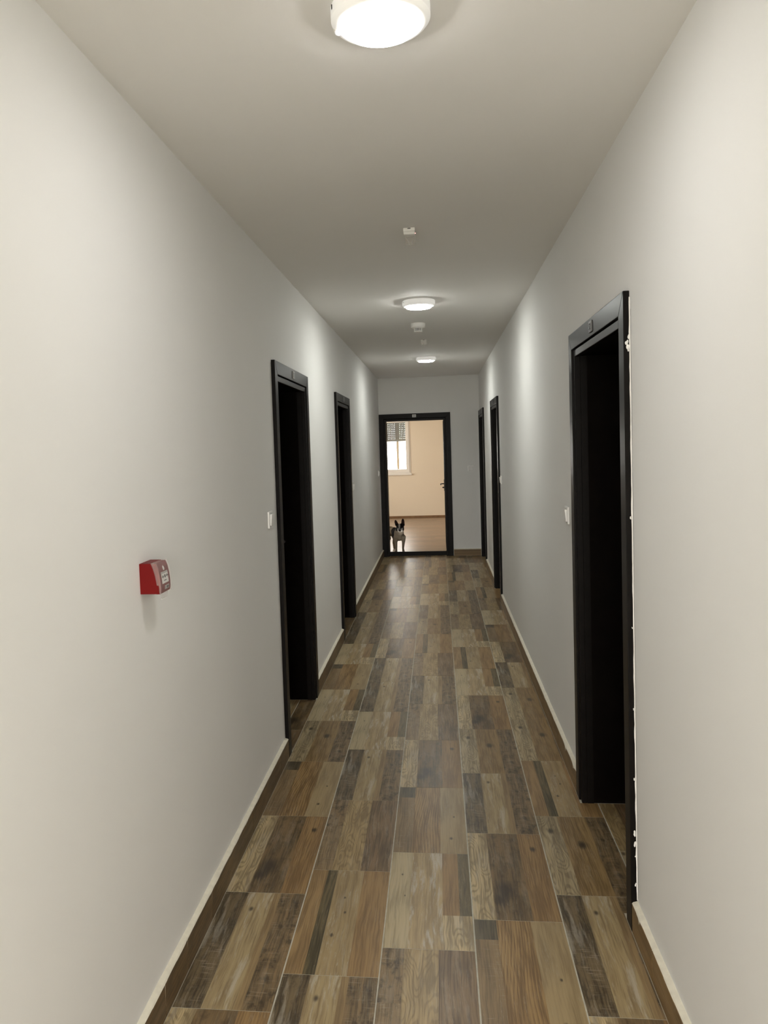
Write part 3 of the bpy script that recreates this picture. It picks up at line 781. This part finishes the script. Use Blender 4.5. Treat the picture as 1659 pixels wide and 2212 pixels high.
# ------------------------------------------------------------------ the dog
def dog():
    V_, F_ = [], []
    nu, nv = 20, 12
    unit = [Vector((math.sin(math.pi*a/nv)*math.cos(2*math.pi*j/nu), math.sin(math.pi*a/nv)*math.sin(2*math.pi*j/nu), math.cos(math.pi*a/nv))) for a in range(nv+1) for j in range(nu)]
    uf = [(a*nu+j, (a+1)*nu+j, (a+1)*nu+(j+1) % nu, a*nu+(j+1) % nu) for a in range(nv) for j in range(nu)]
    def ell(c, r, rot=None):
        mtx = Matrix.Translation(c) @ (rot.to_4x4() if rot else Matrix.Identity(4)) @ Matrix.Diagonal((*r, 1))
        k = len(V_); V_.extend(tuple(mtx @ u) for u in unit); F_.extend(tuple(k+i for i in q) for q in uf)
    def cap(a, b, ra, rb, n=9):
        a, b = Vector(a), Vector(b)
        for i in range(n):
            t = i/(n-1); r = ra + (rb - ra)*t; ell(a.lerp(b, t), (r, r, r))
    Hh, Sh = Vector((.060, 12.43, 0)), Vector((.224, 12.105, 0))
    fw = (Sh - Hh).normalized(); rot = Matrix(((fw.x, -fw.y, 0), (fw.y, fw.x, 0), (0, 0, 1)))
    def at(t, z): q = Hh.lerp(Sh, t); return Vector((q.x, q.y, z))
    ell(at(.75, .262), (.120, .080, .092), rot); ell(at(.96, .242), (.072, .082, .082), rot); ell(at(1.05, .222), (.045, .062, .055), rot)
    ell(at(.38, .290), (.125, .066, .070), rot); ell(at(.05, .285), (.080, .074, .078), rot)
    cap(at(.98, .30), (.236, 12.00, .352), .072, .062)
    hc = Vector((.243, 11.972, .392))
    ell(hc, (.060, .060, .056)); ell(hc + Vector((-.030, -.014, -.030)), (.034, .040, .036)); ell(hc + Vector((.030, -.014, -.030)), (.034, .040, .036))
    ell(hc + Vector((0, -.022, .022)), (.046, .036, .030))
    ell(hc + Vector((.001, -.052, -.030)), (.036, .032, .027)); ell(hc + Vector((-.018, -.064, -.042)), (.021, .022, .026)); ell(hc + Vector((.021, -.064, -.042)), (.021, .022, .026))
    ell(hc + Vector((.001, -.052, -.060)), (.026, .026, .016))
    for bx, tip in ((-.046, Vector((.1755, 11.985, .488))), (.046, Vector((.2885, 11.985, .504)))):      # bat ears
        b = hc + Vector((bx, .004, .028))
        for i in range(14):
            t = i/13; c = b.lerp(tip, t); w_ = .0285*(1 - .12*t)*math.sqrt(max(.16, 1 - (t*.93)**5)); ell(c, (w_, .010, .016))
    # front legs
    for sx, sy, ex, wx, px_, py_, to in ((.170, 12.095, .165, .170, .170, 12.048, -.004), (.282, 12.075, .284, .275, .280, 12.030, .010)):
        cap((sx, sy, .225), (ex, sy + .008, .155), .041, .027); cap((ex, sy + .008, .155), (wx, sy - .014, .050), .0255, .0165)
        cap((wx, sy - .014, .050), (px_, py_ + .012, .020), .0165, .0175); ell((px_, py_, .0155), (.0205, .028, .0155))
        for k in (-1, 0, 1): ell((px_ + k*.0125 + to*.4, py_ - .022, .0115), (.0085, .013, .0115))
    # hind legs
    for ox, oy in ((.113, 12.435), (.006, 12.385)):
        cap((ox, oy, .270), (ox + .026, oy - .058, .180), .060, .044); cap((ox + .026, oy - .058, .180), (ox - .004, oy + .030, .090), .038, .021)
        cap((ox - .004, oy + .030, .090), (ox + .004, oy + .002, .025), .020, .0175); ell((ox + .008, oy - .016, .0150), (.0205, .028, .0150))
    cap(at(-.20, .320), at(-.28, .305), .020, .012, 5)
    me = bpy.data.meshes.new('dog_raw'); me.from_pydata(V_, [], F_)
    tmp = bpy.data.objects.new('tmp', me); COL.objects.link(tmp)
    rm = tmp.modifiers.new('r', 'REMESH'); rm.mode = 'VOXEL'; rm.voxel_size = .0048
    sm = tmp.modifiers.new('s', 'SMOOTH'); sm.factor = .5; sm.iterations = 5
    body = bpy.data.meshes.new_from_object(tmp.evaluated_get(bpy.context.evaluated_depsgraph_get()))
    bpy.data.objects.remove(tmp)
    body.name = 'dog'
    ca = body.color_attributes.new('coat', 'FLOAT_COLOR', 'POINT')
    BLK, WHT_SHADED, TAN, PNK, FACE = (.005, .004, .004), (.150, .128, .102), (.20, .155, .10), (.035, .018, .016), (.30, .285, .27)  # body white darker than the face: backlit shade put into the coat colour
    def sst(x, a, b):
        t = max(0, min(1, (x - a)/(b - a))); return t*t*(3 - 2*t)
    def mixc(a, b, t): return tuple(p + (q - p)*t for p, q in zip(a, b))
    for v in body.vertices:
        p = v.co; j = .006*noise.noise(p*60)
        t = (Vector((p.x, p.y, 0)) - Hh).dot(fw)/(Sh - Hh).length
        c = mixc(TAN, WHT_SHADED, sst(t, .15, .8))
        side = (Vector((p.x, p.y, 0)) - Hh).dot(Vector((fw.y, -fw.x, 0)))     # > 0 on one flank
        flank = abs(t - (.70 - .35*(p.z - .25))) + j*2
        if p.y > 12.06 and p.z > .10: c = mixc(c, BLK, sst(flank, .20, .16) * sst(p.z, .10, .14))
        q = p - hc
        if p.y < 12.035 and p.z > .318 and q.y < .055:
            head = sst(p.z + j, .328, .340) * sst(q.y, .055, .035)
            c = mixc(c, BLK, head)
            blaze = sst(abs(q.x + .008) + j*.5, .0150, .0105) * sst(q.z, -.022, -.012) * (1 if q.z < .060 else 0) * (1 if q.y < .02 else 0)
            c = mixc(c, FACE, blaze)
            if q.y < -.045:                                                    # white muzzle sides, dark mask round the nose
                lat = abs(q.x - .001) + j
                c = mixc(c, FACE, sst(lat, .0140, .0175) * sst(q.z, -.008, -.018) * sst(lat, .046, .040) * sst(p.z, .322, .332))
            if q.z > .030 and abs(q.x) > .030 and v.normal.y < -.55 and p.z > .435:
                c = mixc(c, PNK, .55 * sst(p.z, .435, .450) * sst(p.z, .500, .485))
        ca.data[v.index].color = (*c, 1)
    m, N, L, b = mat('dog_coat')
    at_ = N.new('ShaderNodeAttribute'); at_.attribute_name = 'coat'; L.new(at_.outputs['Color'], b.inputs['Base Color'])
    b.inputs['Roughness'].default_value = .9; b.inputs['Specular IOR Level'].default_value = .06
    body.materials.clear(); body.materials.append(m)
    for f in body.polygons: f.use_smooth = True
    body.transform(Matrix.Translation((-.2, -12.1, 0)))
    o = link('dog', body, None, (.2, 12.1, 0))
    off = Vector((-.2, -12.1, 0))
    for ex in (-.034, .034):
        mb = MB(); mb.sphere(hc + off + Vector((ex, -.048, -.002)), .0095, M['black']); build('eye', mb, o, smooth=True)
    mb = MB(); mb.sphere(hc + off + Vector((.001, -.084, -.022)), .0125, M['black'], (1.15, .6, .8)); build('nose', mb, o, smooth=True)
    return tag(o, 'small black and white French bulldog standing just inside the open end door', 'dog')
dog()
